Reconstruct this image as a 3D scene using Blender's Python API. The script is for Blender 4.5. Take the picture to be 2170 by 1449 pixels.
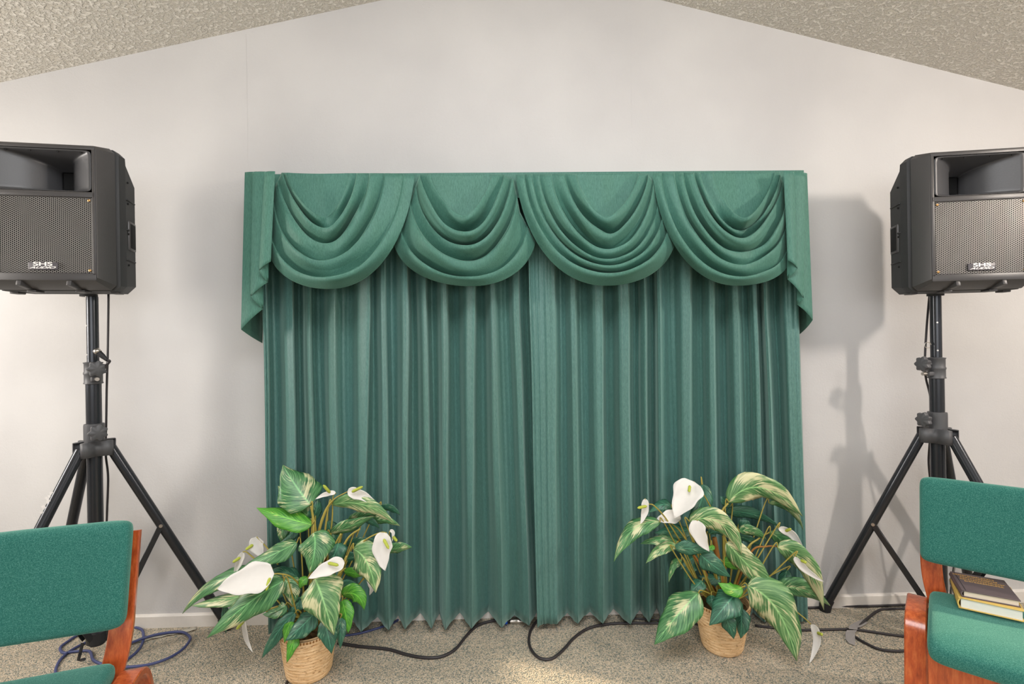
import bpy, bmesh, math, random
from mathutils import Vector, Matrix, Euler, noise
random.seed(7)
for o in list(bpy.data.objects): bpy.data.objects.remove(o, do_unlink=True)
SC = bpy.context.scene; C = SC.collection
PI = math.pi; R = math.radians

# ------------------------------------------------------------------ camera
FPX, DIST, EYE = 1050.0, 2.35, 1.30          # focal length in px of 2170x1449, distance to back wall, eye height
YAW, RHO = R(1.4), R(0.9)
r0 = Vector((math.cos(YAW), -math.sin(YAW), 0)); cd = Vector((math.sin(YAW), math.cos(YAW), 0)); u0 = Vector((0, 0, 1))
cr = math.cos(RHO)*r0 - math.sin(RHO)*u0; cu = math.sin(RHO)*r0 + math.cos(RHO)*u0
CAM = Vector((0, -DIST, EYE))
cam = bpy.data.cameras.new('camera'); cam.lens = FPX/2170*36; cam.sensor_width = 36; cam.clip_start = 0.05
camo = bpy.data.objects.new('camera', cam); C.objects.link(camo)
m = Matrix.Identity(4)
for i in range(3): m[i][0] = cr[i]; m[i][1] = cu[i]; m[i][2] = -cd[i]; m[i][3] = CAM[i]
camo.matrix_world = m; SC.camera = camo

# ------------------------------------------------------------------ world, lights, exposure
SC.view_settings.view_transform = 'Standard'; SC.view_settings.look = 'None'
SC.view_settings.gamma = 1; SC.view_settings.use_curve_mapping = False
SC.view_settings.exposure = 0.16
w = bpy.data.worlds.new('daylight'); SC.world = w; w.use_nodes = True
w.node_tree.nodes['Background'].inputs[0].default_value = (0.62, 0.72, 0.9, 1)
w.node_tree.nodes['Background'].inputs[1].default_value = 1.0
def area(name, loc, target, sx, sy, power, col):
    l = bpy.data.lights.new(name, 'AREA'); l.shape = 'RECTANGLE'; l.size = sx; l.size_y = sy
    l.energy = power; l.color = col
    o = bpy.data.objects.new(name, l); C.objects.link(o); o.location = loc
    o.rotation_euler = (Vector(target)-Vector(loc)).to_track_quat('-Z', 'Y').to_euler(); return o
area('window_light_rear', (0.2, -5.6, 1.75), (0.1, 0, 1.35), 4.2, 1.5, 70, (0.97, 0.98, 1.0))
area('window_light_left', (-3.1, -1.05, 1.65), (-0.3, -0.5, 1.0), 0.35, 0.9, 34, (1.0, 0.93, 0.85))
area('window_light_right', (3.1, -1.85, 2.2), (0.9, 0, 1.0), 0.10, 0.22, 32, (1.0, 0.89, 0.79))
area('overhead_fill_light', (0.1, -2.1, 2.88), (0.1, -1.4, 0.0), 2.6, 1.0, 84, (0.98, 0.98, 1.0))  # unseen overhead fill, added to shade the folds and lift floor and ceiling
sun = bpy.data.lights.new('low_sun', 'SUN'); sun.energy = 5.0; sun.color = (1.0, 0.80, 0.56); sun.angle = R(1.2)
suno = bpy.data.objects.new('low_sun', sun); C.objects.link(suno); suno.rotation_euler = Vector((-1.55, .65, -1)).to_track_quat('-Z', 'Y').to_euler()

# ------------------------------------------------------------------ materials
def srgb(r, g, b):
    f = lambda c: (c/255/12.92) if c/255 <= 0.04045 else ((c/255+0.055)/1.055)**2.4
    return (f(r), f(g), f(b), 1)
class NT:
    def __init__(s, name, rough=0.5, col=None, metal=0, spec=None):
        s.m = bpy.data.materials.new(name); s.m.use_nodes = True; s.t = s.m.node_tree
        s.b = s.t.nodes['Principled BSDF']; s.b.inputs['Roughness'].default_value = rough
        s.b.inputs['Metallic'].default_value = metal
        if col: s.b.inputs['Base Color'].default_value = col
        if spec is not None: s.b.inputs['Specular IOR Level'].default_value = spec
    def n(s, typ, **kw):
        nd = s.t.nodes.new(typ)
        for k, v in kw.items():
            if k in nd.inputs.keys(): nd.inputs[k].default_value = v
            else: setattr(nd, k, v)
        return nd
    def l(s, a, b): s.t.links.new(a, b)
    def coord(s, kind='Object', scale=(1, 1, 1), rot=(0, 0, 0)):
        tc = s.n('ShaderNodeTexCoord'); mp = s.n('ShaderNodeMapping')
        mp.inputs['Scale'].default_value = scale; mp.inputs['Rotation'].default_value = rot
        s.l(tc.outputs[kind], mp.inputs['Vector']); return mp.outputs[0]
    def noise(s, vec, scale, detail=3, rough=0.5):
        nd = s.n('ShaderNodeTexNoise'); nd.inputs['Scale'].default_value = scale
        nd.inputs['Detail'].default_value = detail; nd.inputs['Roughness'].default_value = rough
        s.l(vec, nd.inputs['Vector']); return nd.outputs['Fac']
    def ramp(s, fac, stops, interp='LINEAR'):
        nd = s.n('ShaderNodeValToRGB'); cr_ = nd.color_ramp; cr_.interpolation = interp
        while len(cr_.elements) < len(stops): cr_.elements.new(0.5)
        for e, (p, c) in zip(cr_.elements, stops): e.position = p; e.color = c
        s.l(fac, nd.inputs[0]); return nd.outputs[0]
    def mix(s, fac, a, b):
        nd = s.n('ShaderNodeMix'); nd.data_type = 'RGBA'
        for sock, v in ((nd.inputs[0], fac), (nd.inputs[6], a), (nd.inputs[7], b)):
            if hasattr(v, 'links'): s.l(v, sock)
            else: sock.default_value = v
        return nd.outputs[2]
    def math(s, op, a, b=0.0, c=0.0):
        nd = s.n('ShaderNodeMath'); nd.operation = op
        for sock, v in zip(nd.inputs, (a, b, c)):
            if hasattr(v, 'links'): s.l(v, sock)
            else: sock.default_value = v
        return nd.outputs[0]
    def color(s, c): s.l(c, s.b.inputs['Base Color']); return s
    def bump(s, h, strength=0.3, dist=0.002):
        nd = s.n('ShaderNodeBump'); nd.inputs['Strength'].default_value = strength; nd.inputs['Distance'].default_value = dist
        s.l(h, nd.inputs['Height']); s.l(nd.outputs[0], s.b.inputs['Normal']); return s

def m_wall():
    t = NT('painted_wall', 0.75, spec=0.25); v = t.coord()
    big = t.noise(v, 1.3, 3); t.color(t.ramp(big, [(0.35, srgb(190, 188, 187)), (0.7, srgb(203, 201, 199))]))
    h = t.noise(v, 110, 3, 0.6); h2 = t.noise(v, 38, 2)
    t.bump(t.math('ADD', h, h2), 0.45, 0.0022); return t.m
def m_ceiling():
    t = NT('knockdown_ceiling', 0.9, spec=0.1); v = t.coord()
    h = t.noise(v, 75, 3, 0.55); hr = t.ramp(h, [(0.42, (0, 0, 0, 1)), (0.6, (1, 1, 1, 1))])
    t.color(t.mix(t.math('MULTIPLY', hr, 1.0), srgb(212, 206, 194), srgb(236, 231, 221)))
    t.bump(hr, 1.0, 0.006); return t.m
def m_carpet():
    t = NT('loop_carpet', 0.95, spec=0.05); v = t.coord()
    vo = t.n('ShaderNodeTexVoronoi'); vo.inputs['Scale'].default_value = 250; t.l(v, vo.inputs['Vector'])
    c = t.ramp(vo.outputs['Color'], [(0.0, srgb(118, 126, 120)), (0.24, srgb(156, 154, 142)), (0.40, srgb(198, 182, 158)), (0.62, srgb(224, 206, 182)), (0.85, srgb(188, 184, 168))], 'CONSTANT')
    big = t.noise(v, 2.2, 3)
    t.color(t.mix(t.math('MULTIPLY', big, 0.35), c, srgb(160, 158, 144)))
    t.bump(vo.outputs['Distance'], 1.0, -0.004); return t.m
def m_drape():
    t = NT('green_drape_fabric', 0.6, spec=0.35); v = t.coord(scale=(1, 1, 0.2))
    slub = t.noise(v, 260, 4, 0.7); v2 = t.coord(scale=(1, 1, 1)); tone = t.noise(t.coord(scale=(1, 1, 0.15)), 14, 2)
    c = t.mix(t.ramp(slub, [(.3, (0, 0, 0, 1)), (.7, (1, 1, 1, 1))]), srgb(54, 98, 82), srgb(82, 130, 112))
    t.color(t.mix(t.math('MULTIPLY', tone, 0.35), c, srgb(72, 118, 118)))
    t.b.inputs['Sheen Weight'].default_value = 0.35; t.b.inputs['Sheen Roughness'].default_value = 0.4
    t.b.inputs['Sheen Tint'].default_value = srgb(170, 215, 195)
    t.bump(t.noise(v2, 420, 2), 0.25, 0.0008); return t.m
def m_curtain():
    t = NT('silvery_green_curtain_fabric', 0.5, spec=0.45); v = t.coord(scale=(1, 1, 0.25)); slub = t.noise(v, 240, 3, 0.7)
    tone = t.noise(t.coord(scale=(1, 1, 0.12)), 11, 2)
    c = t.mix(t.ramp(slub, [(.3, (0, 0, 0, 1)), (.7, (1, 1, 1, 1))]), srgb(64, 102, 92), srgb(91, 132, 120))
    t.color(t.mix(t.math('MULTIPLY', tone, 0.4), c, srgb(84, 128, 134)))
    t.b.inputs['Sheen Weight'].default_value = 0.6; t.b.inputs['Sheen Roughness'].default_value = 0.35; t.b.inputs['Sheen Tint'].default_value = srgb(180, 215, 205)
    t.bump(t.noise(t.coord(), 420, 2), 0.2, 0.0008); return t.m
def m_lining():
    return NT('cream_lining', 0.8, srgb(214, 208, 196)).m
def m_chairfab():
    t = NT('teal_wool_upholstery', 0.9, spec=0.15); v = t.coord()
    n = t.noise(v, 420, 3, 0.7); n2 = t.noise(v, 9, 2)
    c = t.ramp(n, [(0.3, srgb(26, 82, 74)), (0.5, srgb(44, 104, 94)), (0.72, srgb(92, 144, 132))])
    t.color(t.mix(t.math('MULTIPLY', n2, 0.3), c, srgb(30, 92, 86)))
    t.b.inputs['Sheen Weight'].default_value = 0.6; t.b.inputs['Sheen Tint'].default_value = srgb(160, 215, 195)
    t.bump(n, 0.6, 0.0015); return t.m
def m_wood():
    t = NT('reddish_bent_plywood', 0.28, spec=0.5); v = t.coord(scale=(6, 6, 0.9))
    g = t.noise(v, 14, 6, 0.65); v2 = t.coord(scale=(14, 14, 1.2)); g2 = t.noise(v2, 30, 4, 0.7)
    c = t.ramp(g, [(0.3, srgb(150, 62, 28)), (0.5, srgb(196, 92, 44)), (0.7, srgb(222, 122, 66))])
    t.color(t.mix(t.math('MULTIPLY', g2, 0.45), c, srgb(110, 38, 16)))
    t.b.inputs['Coat Weight'].default_value = 0.4; t.b.inputs['Coat Roughness'].default_value = 0.15
    t.bump(g2, 0.12, 0.001); return t.m
def m_plain(name, col, rough=0.5, metal=0, nscale=0, nstr=0.2, spec=None):
    t = NT(name, rough, col, metal, spec)
    v = t.coord(); k = t.noise(v, nscale or 60, 3)
    t.color(t.mix(t.math('MULTIPLY', k, 0.3), col, tuple(c*0.72 for c in col[:3])+(1,)))
    if nscale: t.bump(k, nstr, 0.001)
    return t.m
def m_leaf(name, dark, mid, cream, amount):
    t = NT(name, 0.38, spec=0.5)
    uv = t.n('ShaderNodeUVMap').outputs[0]; sp = t.n('ShaderNodeSeparateXYZ'); t.l(uv, sp.inputs[0])
    oi = t.n('ShaderNodeObjectInfo').outputs['Random']
    au = t.math('ABSOLUTE', t.math('SUBTRACT', sp.outputs[0], 0.5))
    q = t.math('SUBTRACT', sp.outputs[1], t.math('MULTIPLY', au, 0.75))        # coordinate across the lateral veins
    cv = t.n('ShaderNodeCombineXYZ'); t.l(t.math('MULTIPLY', q, 26.0), cv.inputs[0]); t.l(t.math('MULTIPLY', au, 3.0), cv.inputs[1]); t.l(t.math('MULTIPLY', oi, 37.0), cv.inputs[2])
    vein = t.noise(cv.outputs[0], 1.0, 3, 0.6)
    cv2 = t.n('ShaderNodeCombineXYZ'); t.l(t.math('MULTIPLY', sp.outputs[0], 2.6), cv2.inputs[0]); t.l(t.math('MULTIPLY', sp.outputs[1], 3.2), cv2.inputs[1]); t.l(t.math('MULTIPLY', oi, 91.0), cv2.inputs[2])
    patch = t.noise(cv2.outputs[0], 1.0, 2)
    base = t.mix(t.ramp(vein, [(0.35, (0, 0, 0, 1)), (0.65, (1, 1, 1, 1))]), dark, mid)
    s = t.math('ADD', t.math('MULTIPLY', patch, 1.3), t.math('MULTIPLY', vein, 1.0))
    k = t.ramp(s, [(0.98-amount*0.36, (0, 0, 0, 1)), (1.09-amount*0.36, (1, 1, 1, 1))])
    s2 = t.math('MULTIPLY', s, 0.625); t.l(s2, k.node.inputs[0])
    c = t.mix(t.math('MULTIPLY', k, 0.8), base, cream)
    rib = t.ramp(au, [(0.0, (1, 1, 1, 1)), (0.035, (0, 0, 0, 1))]); c = t.mix(t.math('MULTIPLY', rib, 0.6), c, tuple(min(1, x*2.2) for x in mid[:3])+(1,))
    t.color(c); t.bump(vein, 0.35, 0.002)
    t.b.inputs['Subsurface Weight'].default_value = 0.0
    return t.m
def m_basket():
    t = NT('woven_straw', 0.85, spec=0.15); v = t.coord(scale=(1, 1, 6))
    n = t.noise(v, 26, 4, 0.7); n2 = t.noise(t.coord(scale=(1, 1, 3)), 70, 2)
    c = t.ramp(n, [(0.28, srgb(166, 120, 78)), (0.42, srgb(222, 182, 134)), (0.7, srgb(240, 210, 168))])
    t.color(t.mix(t.ramp(n2, [(0.60, (0, 0, 0, 1)), (0.75, (1, 1, 1, 1))]), c, srgb(140, 92, 52)))
    t.bump(n, 0.7, 0.003); return t.m
M = dict(
    wall=m_wall(), ceil=m_ceiling(), carpet=m_carpet(), drape=m_drape(), curtain=m_curtain(), lining=m_lining(), fab=m_chairfab(), wood=m_wood(),
    darkwood=m_plain('dark_stained_plywood', srgb(82, 44, 32), 0.35), trim=m_plain('white_gloss_paint', srgb(226, 220, 212), 0.45),
    black=m_plain('black_moulded_plastic', srgb(66, 64, 64), 0.40, 0, 300, 0.25), blackm=m_plain('matte_black_shell', srgb(44, 45, 46), 0.62, 0, 260, 0.4),
    horn=m_plain('horn_plastic', srgb(70, 70, 72), 0.36, 0, 200, 0.15), hole=m_plain('dark_void', srgb(8, 8, 9), 0.9),
    grille=m_plain('grey_steel_mesh', srgb(142, 138, 134), 0.4, 0.3), pole=m_plain('satin_black_steel', srgb(60, 62, 66), 0.24, 0.6),
    collar=m_plain('grey_cast_plastic', srgb(78, 78, 80), 0.5), rubber=m_plain('black_rubber', srgb(20, 20, 24), 0.6),
    silver=m_plain('nickel_metal', srgb(196, 190, 182), 0.3, 0.9), brass=m_plain('brassy_screw', srgb(190, 150, 96), 0.35, 0.8),
    logo=m_plain('dark_grey_badge', srgb(84, 80, 84), 0.4), white=m_plain('white_print', srgb(240, 236, 232), 0.5),
    cable=m_plain('black_cable_jacket', srgb(48, 44, 46), 0.5), bluecable=m_plain('blue_grey_cable_jacket', srgb(66, 74, 118), 0.45),
    blue=m_plain('blue_plastic', srgb(24, 96, 226), 0.4), tape=m_plain('grey_cloth_tape', srgb(150, 145, 142), 0.55), clear=m_plain('pale_masking_tape', srgb(186, 180, 164), 0.5),
    pages=m_plain('book_pages', srgb(232, 228, 218), 0.8), pages2=m_plain('aged_book_pages', srgb(222, 210, 192), 0.8), yellow=m_plain('yellow_book_cloth', srgb(214, 180, 96), 0.6, 0, 400, 0.2),
    brown=m_plain('brown_book_cloth', srgb(96, 82, 84), 0.6, 0, 400, 0.3), gold=m_plain('gold_foil', srgb(214, 168, 86), 0.45),
    spathe=m_plain('white_spathe', srgb(222, 219, 213), 0.55), spadix=m_plain('lime_spadix', srgb(176, 186, 70), 0.6, 0, 900, 0.5),
    stem=m_plain('ochre_green_stem', srgb(160, 146, 66), 0.5), brownstem=m_plain('brown_stem', srgb(150, 100, 40), 0.6), soil=m_plain('brown_moss', srgb(96, 72, 42), 0.95, 0, 120, 1.0),
    basket=m_basket(),
    leafv=m_leaf('variegated_leaf', srgb(26, 84, 46), srgb(100, 152, 96), srgb(214, 208, 164), 0.60),
    leafs=m_leaf('cream_streaked_leaf', srgb(54, 106, 58), srgb(126, 166, 108), srgb(220, 212, 168), 0.76),
    leafd=m_leaf('dark_leaf', srgb(18, 66, 50), srgb(66, 120, 94), srgb(150, 176, 140), 0.36),
    leafb=m_leaf('bright_leaf', srgb(40, 118, 34), srgb(104, 170, 60), srgb(190, 204, 110), 0.38),
    glass=m_plain('window_glass', srgb(200, 214, 220), 0.05),
)
M['glass'].node_tree.nodes['Principled BSDF'].inputs['Transmission Weight'].default_value = 1.0

# ------------------------------------------------------------------ helpers
def ray(px, py): return cd + cr*((px-1085)/FPX) - cu*((py-724.5)/FPX)
def W(px, py, y):                      # point of the vertical plane y=const seen at that photo position
    v = ray(px, py); return CAM + v*((y+DIST)/v.y)
def F(px, py, z=0.0):                  # point of the level plane z=const
    v = ray(px, py); return CAM + v*((z-EYE)/v.z)

def obj(name, bm, mat, parent=None, smooth=True, angle=40, solid=0, loc=None):
    me = bpy.data.meshes.new(name); bmesh.ops.recalc_face_normals(bm, faces=bm.faces) if solid == 0 else None
    bm.to_mesh(me); bm.free()
    for mt in (mat if isinstance(mat, (list, tuple)) else [mat]): me.materials.append(mt)
    if smooth:
        me.polygons.foreach_set('use_smooth', [True]*len(me.polygons))
        if angle < 180: me.set_sharp_from_angle(angle=R(angle))
    o = bpy.data.objects.new(name, me); C.objects.link(o)
    if parent: o.parent = parent
    if loc: o.location = loc
    if solid:
        md = o.modifiers.new('thickness', 'SOLIDIFY'); md.thickness = solid; md.offset = 0
    return o
def tag(o, label=None, cat=None, group=None, kind=None):
    if label: o['label'] = label
    if cat: o['category'] = cat
    if group: o['group'] = group
    if kind: o['kind'] = kind
    return o
def thing(name, label, cat, loc=(0, 0, 0), rotz=0, group=None):
    o = bpy.data.objects.new(name, None); o.empty_display_size = 0.05; C.objects.link(o)
    o.location = loc; o.rotation_euler = (0, 0, rotz); return tag(o, label, cat, group)
def dup(o, parent=None):
    c = o.copy(); C.objects.link(c); c.parent = parent
    for ch in list(o.children): dup(ch, c)
    return c
def struct(name, bm, mat, **k): return tag(obj(name, bm, mat, **k), kind='structure')

def box(bm, c, s, rot=None, bev=0.0, segs=2):
    b = bmesh.new(); bmesh.ops.create_cube(b, size=1)
    for v in b.verts: v.co = Vector((v.co.x*s[0], v.co.y*s[1], v.co.z*s[2]))
    if bev: bmesh.ops.bevel(b, geom=b.edges[:], offset=bev, segments=segs, affect='EDGES', profile=0.5)
    mt = Matrix.Translation(c) @ (rot.to_matrix().to_4x4() if rot is not None else Matrix.Identity(4))
    b.transform(mt); join(bm, b)
def join(bm, b):
    me = bpy.data.meshes.new('tmp'); b.to_mesh(me); b.free(); bm.from_mesh(me); bpy.data.meshes.remove(me)
def frame_at(t):
    t = t.normalized(); a = Vector((0, 0, 1)) if abs(t.z) < 0.95 else Vector((1, 0, 0))
    x = t.cross(a).normalized(); return x, t.cross(x).normalized()
def tube(bm, pts, r, n=10, cap=True):
    pts = [Vector(p) for p in pts]; rs = r if isinstance(r, (list, tuple)) else [r]*len(pts)
    x = None; rings = []
    for i, p in enumerate(pts):
        t = (pts[min(i+1, len(pts)-1)]-pts[max(i-1, 0)])
        if t.length < 1e-9: t = Vector((0, 0, 1))
        t.normalize()
        if x is None: x, y = frame_at(t)
        else:
            x = (x - t*x.dot(t))
            x = x.normalized() if x.length > 1e-6 else frame_at(t)[0]
            y = t.cross(x)
        rings.append([bm.verts.new(p + (x*math.cos(2*PI*k/n)+y*math.sin(2*PI*k/n))*rs[i]) for k in range(n)])
    for a, b in zip(rings, rings[1:]):
        for k in range(n): bm.faces.new((a[k], a[(k+1) % n], b[(k+1) % n], b[k]))
    if cap: bm.faces.new(rings[0][::-1]); bm.faces.new(rings[-1])
def spline(pts, n=8):
    pts = [Vector(p) for p in pts]; out = []
    P = [pts[0]*2-pts[1]] + pts + [pts[-1]*2-pts[-2]]
    for i in range(1, len(P)-2):
        a, b, c, d = P[i-1:i+3]
        for k in range(n):
            t = k/n; out.append(0.5*((2*b)+(c-a)*t+(2*a-5*b+4*c-d)*t*t+(3*b-a-3*c+d)*t**3))
    out.append(pts[-1]); return out
def grid(bm, rows, uvs=None, closed=False, mat=0):
    V = [[bm.verts.new(p) for p in r] for r in rows]; uvl = bm.loops.layers.uv.verify() if uvs else None
    for i in range(len(V)-1):
        n = len(V[i]); rng = n if closed else n-1
        for j in range(rng):
            j2 = (j+1) % n
            try: f = bm.faces.new((V[i][j], V[i][j2], V[i+1][j2], V[i+1][j]))
            except ValueError: continue
            f.material_index = mat
            if uvs:
                for lp, (a, b) in zip(f.loops, ((i, j), (i, j2), (i+1, j2), (i+1, j))): lp[uvl].uv = uvs[a][b]
    return V
def lathe(bm, prof, c, n=24, axis=None, lobes=0, amp=0):
    c = Vector(c); ax = (Vector(axis) if axis else Vector((0, 0, 1))).normalized(); x, y = frame_at(ax)
    rows = []
    for (r, h) in prof:
        rows.append([c+ax*h+(x*math.cos(2*PI*k/n)+y*math.sin(2*PI*k/n))*r*(1+amp*math.cos(lobes*2*PI*k/n)) for k in range(n)])
    V = grid(bm, rows, closed=True)
    bm.faces.new(V[0][::-1]); bm.faces.new(V[-1])
def interp(keys, t):
    for (a, pa), (b, pb) in zip(keys, keys[1:]):
        if t <= b: k = (t-a)/(b-a) if b > a else 0; return Vector(pa)*(1-k)+Vector(pb)*k
    return Vector(keys[-1][1])

# ------------------------------------------------------------------ room shell
XL, XR, YR = -3.25, 3.3, -6.0
def zc(x): return min(3.0367+0.2178*x, 3.1193-0.2472*x)
RX = (3.1193-3.0367)/(0.2178+0.2472); RZ = zc(RX)
bm = bmesh.new(); box(bm, ((XL+XR)/2, YR/2+0.05, -0.05), (XR-XL+0.3, -YR+0.4, 0.1)); struct('floor', bm, M['carpet'], smooth=False)
bm = bmesh.new()
pts = [(XL, 0), (XR, 0), (XR, zc(XR)+0.05), (RX, RZ+0.05), (XL, zc(XL)+0.05)]
f = [bm.verts.new((x, 0, z)) for x, z in pts]; b = [bm.verts.new((x, 0.12, z)) for x, z in pts]
bm.faces.new(f); bm.faces.new(b[::-1])
for i in range(5): bm.faces.new((f[i], f[(i+1) % 5], b[(i+1) % 5], b[i]))
struct('wall_back', bm, M['wall'], smooth=False)
bm = bmesh.new()
for (xa, xb) in ((XL-0.1, RX), (RX, XR+0.1)):
    q = [(xa, zc(xa)), (xb, zc(xb)), (xb, zc(xb)+0.1), (xa, zc(xa)+0.1)]
    f = [bm.verts.new((x, 0.1, z)) for x, z in q]; b = [bm.verts.new((x, YR-0.1, z)) for x, z in q]
    bm.faces.new(f); bm.faces.new(b[::-1])
    for i in range(4): bm.faces.new((f[i], f[(i+1) % 4], b[(i+1) % 4], b[i]))
struct('ceiling', bm, M['ceil'], smooth=False)
def side_wall(name, x, s, yw0, yw1, z0, z1):
    bm = bmesh.new(); t = 0.12; h = zc(x)+0.06; cx = x+s*t/2
    box(bm, (cx, (yw1+0.12)/2, h/2), (t, 0.12-yw1, h)); box(bm, (cx, (YR+yw0)/2, h/2), (t, yw0-YR, h))
    box(bm, (cx, (yw0+yw1)/2, z0/2), (t, yw1-yw0, z0)); box(bm, (cx, (yw0+yw1)/2, (z1+h)/2), (t, yw1-yw0, h-z1))
    struct(name, bm, M['wall'], smooth=False)
    fr = bmesh.new(); 
    for yy in (yw0+0.02, (yw0+yw1)/2, yw1-0.02): box(fr, (cx, yy, (z0+z1)/2), (0.06, 0.04, z1-z0))
    for zz in (z0+0.02, z1-0.02): box(fr, (cx, (yw0+yw1)/2, zz), (0.06, yw1-yw0, 0.04))
    return fr
wf = side_wall('wall_left', XL, -1, -1.6, -0.45, 1.0, 2.1)
wo = struct('window_1', wf, M['trim'], smooth=False)
wf = side_wall('wall_right', XR, 1, -2.9, -1.66, 1.0, 2.22)
wo = struct('window_2', wf, M['trim'], smooth=False)
bm = bmesh.new(); box(bm, ((XL+XR)/2, YR-0.06, 1.6), (XR-XL+0.3, 0.12, 3.3)); struct('wall_rear', bm, M['wall'], smooth=False)
def baseboard(name, x0, x1):
    bm = bmesh.new()
    prof = [(0, 0), (-0.013, 0), (-0.013, 0.052), (-0.009, 0.058), (0, 0.06)]
    grid(bm, [[Vector((x, y, z)) for y, z in prof] for x in (x0, x1)]); struct(name, bm, M['trim'], smooth=False)
baseboard('baseboard_back', XL, XR)
# slim drywall panel seam that shows above the left speaker
for k, (px, ya, yb) in enumerate(((523, 72, 350), (1043, 10, 360), (1338, 5, 355))):
    a, b = W(px, ya, 0), W(px, yb, 0); bm = bmesh.new()
    box(bm, ((a.x+b.x)/2, -0.0004, (a.z+b.z)/2), (0.0035, 0.0008, a.z-b.z)); struct('trim_%d' % (k+1), bm, M['wall'], smooth=False)

# ------------------------------------------------------------------ curtains
def pw(u, K):
    for (a, p), (b, q) in zip(K, K[1:]):
        if u <= b: return p+(q-p)*(u-a)/(b-a)
    return 1.0
def curtain(label, folds, x_lead):
    """folds: (kind, px at y~800, px at floor) kind c=crest v=valley"""
    t = thing('curtain_panel', label, 'curtain', (folds[0][1]*0, -0.10, 0)); o = t.location.copy()
    bm = bmesh.new(); rows = []; NZ = 46; uvs = []
    for i in range(NZ+1):
        s = i/NZ                          # 0 top .. 1 hem
        row = []; 
        for (a, b) in zip(folds, folds[1:]):
            for k in range(16):
                u = k/16
                dep = []
                for f_ in (a, b):
                    base = -0.152 if f_[0] == 'c' else -0.022 if f_[0] == 'v' else -0.12
                    base += f_[3] if len(f_) > 3 else 0
                    base += (0.022 if f_[0] == 'v' else 0.010)*math.sin(f_[1]*12.9898)*(1 if f_[0] != 'e' else 0)-(0.012 if f_[0] == 'v' else 0)
                    dep.append(base)
                # cusp at crests, round in valleys
                if a[0] == 'c' and b[0] != 'c': w_ = pw(u, ((0, 0), (.08, .34), (.22, .58), (.55, .82), (1, 1)))
                elif b[0] == 'c' and a[0] != 'c': w_ = pw(u, ((0, 0), (.2, .12), (.45, .62), (.7, .88), (1, 1)))
                else: w_ = (1-math.cos(u*PI))/2
                hk = min(1, max(0, (s-.55)/.42))**1.5*.85; w_ = w_*(1-hk)+u*hk
                sk = 0.35+0.65*min(1, s*1.6)
                y = dep[0]*(1-w_)+dep[1]*w_; y = -0.09+(y+0.09)*(0.85+0.15*s)-0.02*(1-s)
                pa = a[1]+(a[2]-a[1])*max(-0.3, (s-0.45)/0.55); pb = b[1]+(b[2]-b[1])*max(-0.3, (s-0.45)/0.55)
                px = pa*(1-u)+pb*u
                fw = 0.010*math.sin(u*2*PI*2+a[1])*math.sin(u*PI)
                y += fw*0.3 + 0.008*(noise.noise(Vector((px*0.03, s*2.2, 3)))) 
                X = W(px, 800, y).x + 0.006*noise.noise(Vector((px*0.02, s*3.1, 9)))
                zb = 0.036-0.022*min(1, max(0, (X-.55)/.75)); z = 1.99*(1-s)+zb*s + 0.004*noise.noise(Vector((px*0.05, 0, 5)))*s
                row.append(Vector((X, y, z))-o)
        f_ = folds[-1]; X = W(f_[1]+(f_[2]-f_[1])*max(-0.3, (s-0.45)/0.55), 800, -0.12).x; row.append(Vector((X, -0.12 if f_[0] != 'v' else -0.05, 1.99*(1-s)+zb*s))-o)
        rows.append(row)
    grid(bm, rows); c = obj('drape', bm, M['curtain'], t, angle=50, solid=0.0016)
    # stitched hem: a doubled band of cloth at the bottom, just proud of the drape
    bm = bmesh.new(); hr = []
    for z in (0.105, 0.1035):
        k = (1.99-z)/1.978*NZ; i = int(k); fr_ = k-i
        hr.append([rows[i][j].lerp(rows[min(i+1, NZ)][j], fr_)+Vector((0, -0.0022, 0)) for j in range(len(rows[0]))])
    grid(bm, hr); obj('hem_stitch', bm, M['curtain'], c, angle=180)
    return t
fl = [('e', 559, 560, -.03), ('c', 566, 566), ('v', 588, 590, .01), ('c', 622, 622), ('v', 641, 642), ('c', 659, 662), ('v', 683, 688), ('c', 712, 712), ('v', 740, 738, .0), ('c', 779, 757),
      ('v', 795, 792), ('c', 817, 816), ('v', 838, 836), ('c', 862, 850), ('v', 880, 882), ('c', 906, 907), ('v', 926, 925), ('c', 946, 937), ('v', 966, 966), ('c', 1003, 990), ('v', 1026, 1028), ('c', 1052, 1056), ('v', 1078, 1083), ('c', 1104, 1113), ('v', 1120, 1130), ('e', 1138, 1146, .0)]
fr = [('e', 1126, 1130, -.04), ('c', 1134, 1136, .005), ('e', 1150, 1152, -.015), ('c', 1176, 1172), ('v', 1196, 1194), ('c', 1221, 1218), ('v', 1240, 1243), ('c', 1277, 1269), ('v', 1292, 1292), ('c', 1332, 1329), ('v', 1350, 1348), ('c', 1369, 1367), ('v', 1386, 1383), ('c', 1400, 1396), ('v', 1424, 1428), ('c', 1462, 1452), ('v', 1484, 1482), ('c', 1514, 1512), ('v', 1534, 1536), ('c', 1566, 1570), ('v', 1584, 1588), ('c', 1607, 1612), ('v', 1617, 1622), ('c', 1630, 1640), ('v', 1648, 1662), ('e', 1672, 1682, -.02), ('c', 1697, 1704)]
curtain('left green pleated curtain panel hanging to the carpet, ending behind the left plant', fl, 0)
curtain('right green pleated curtain panel hanging to the carpet, overlapping at the centre', fr, 0)

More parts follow.
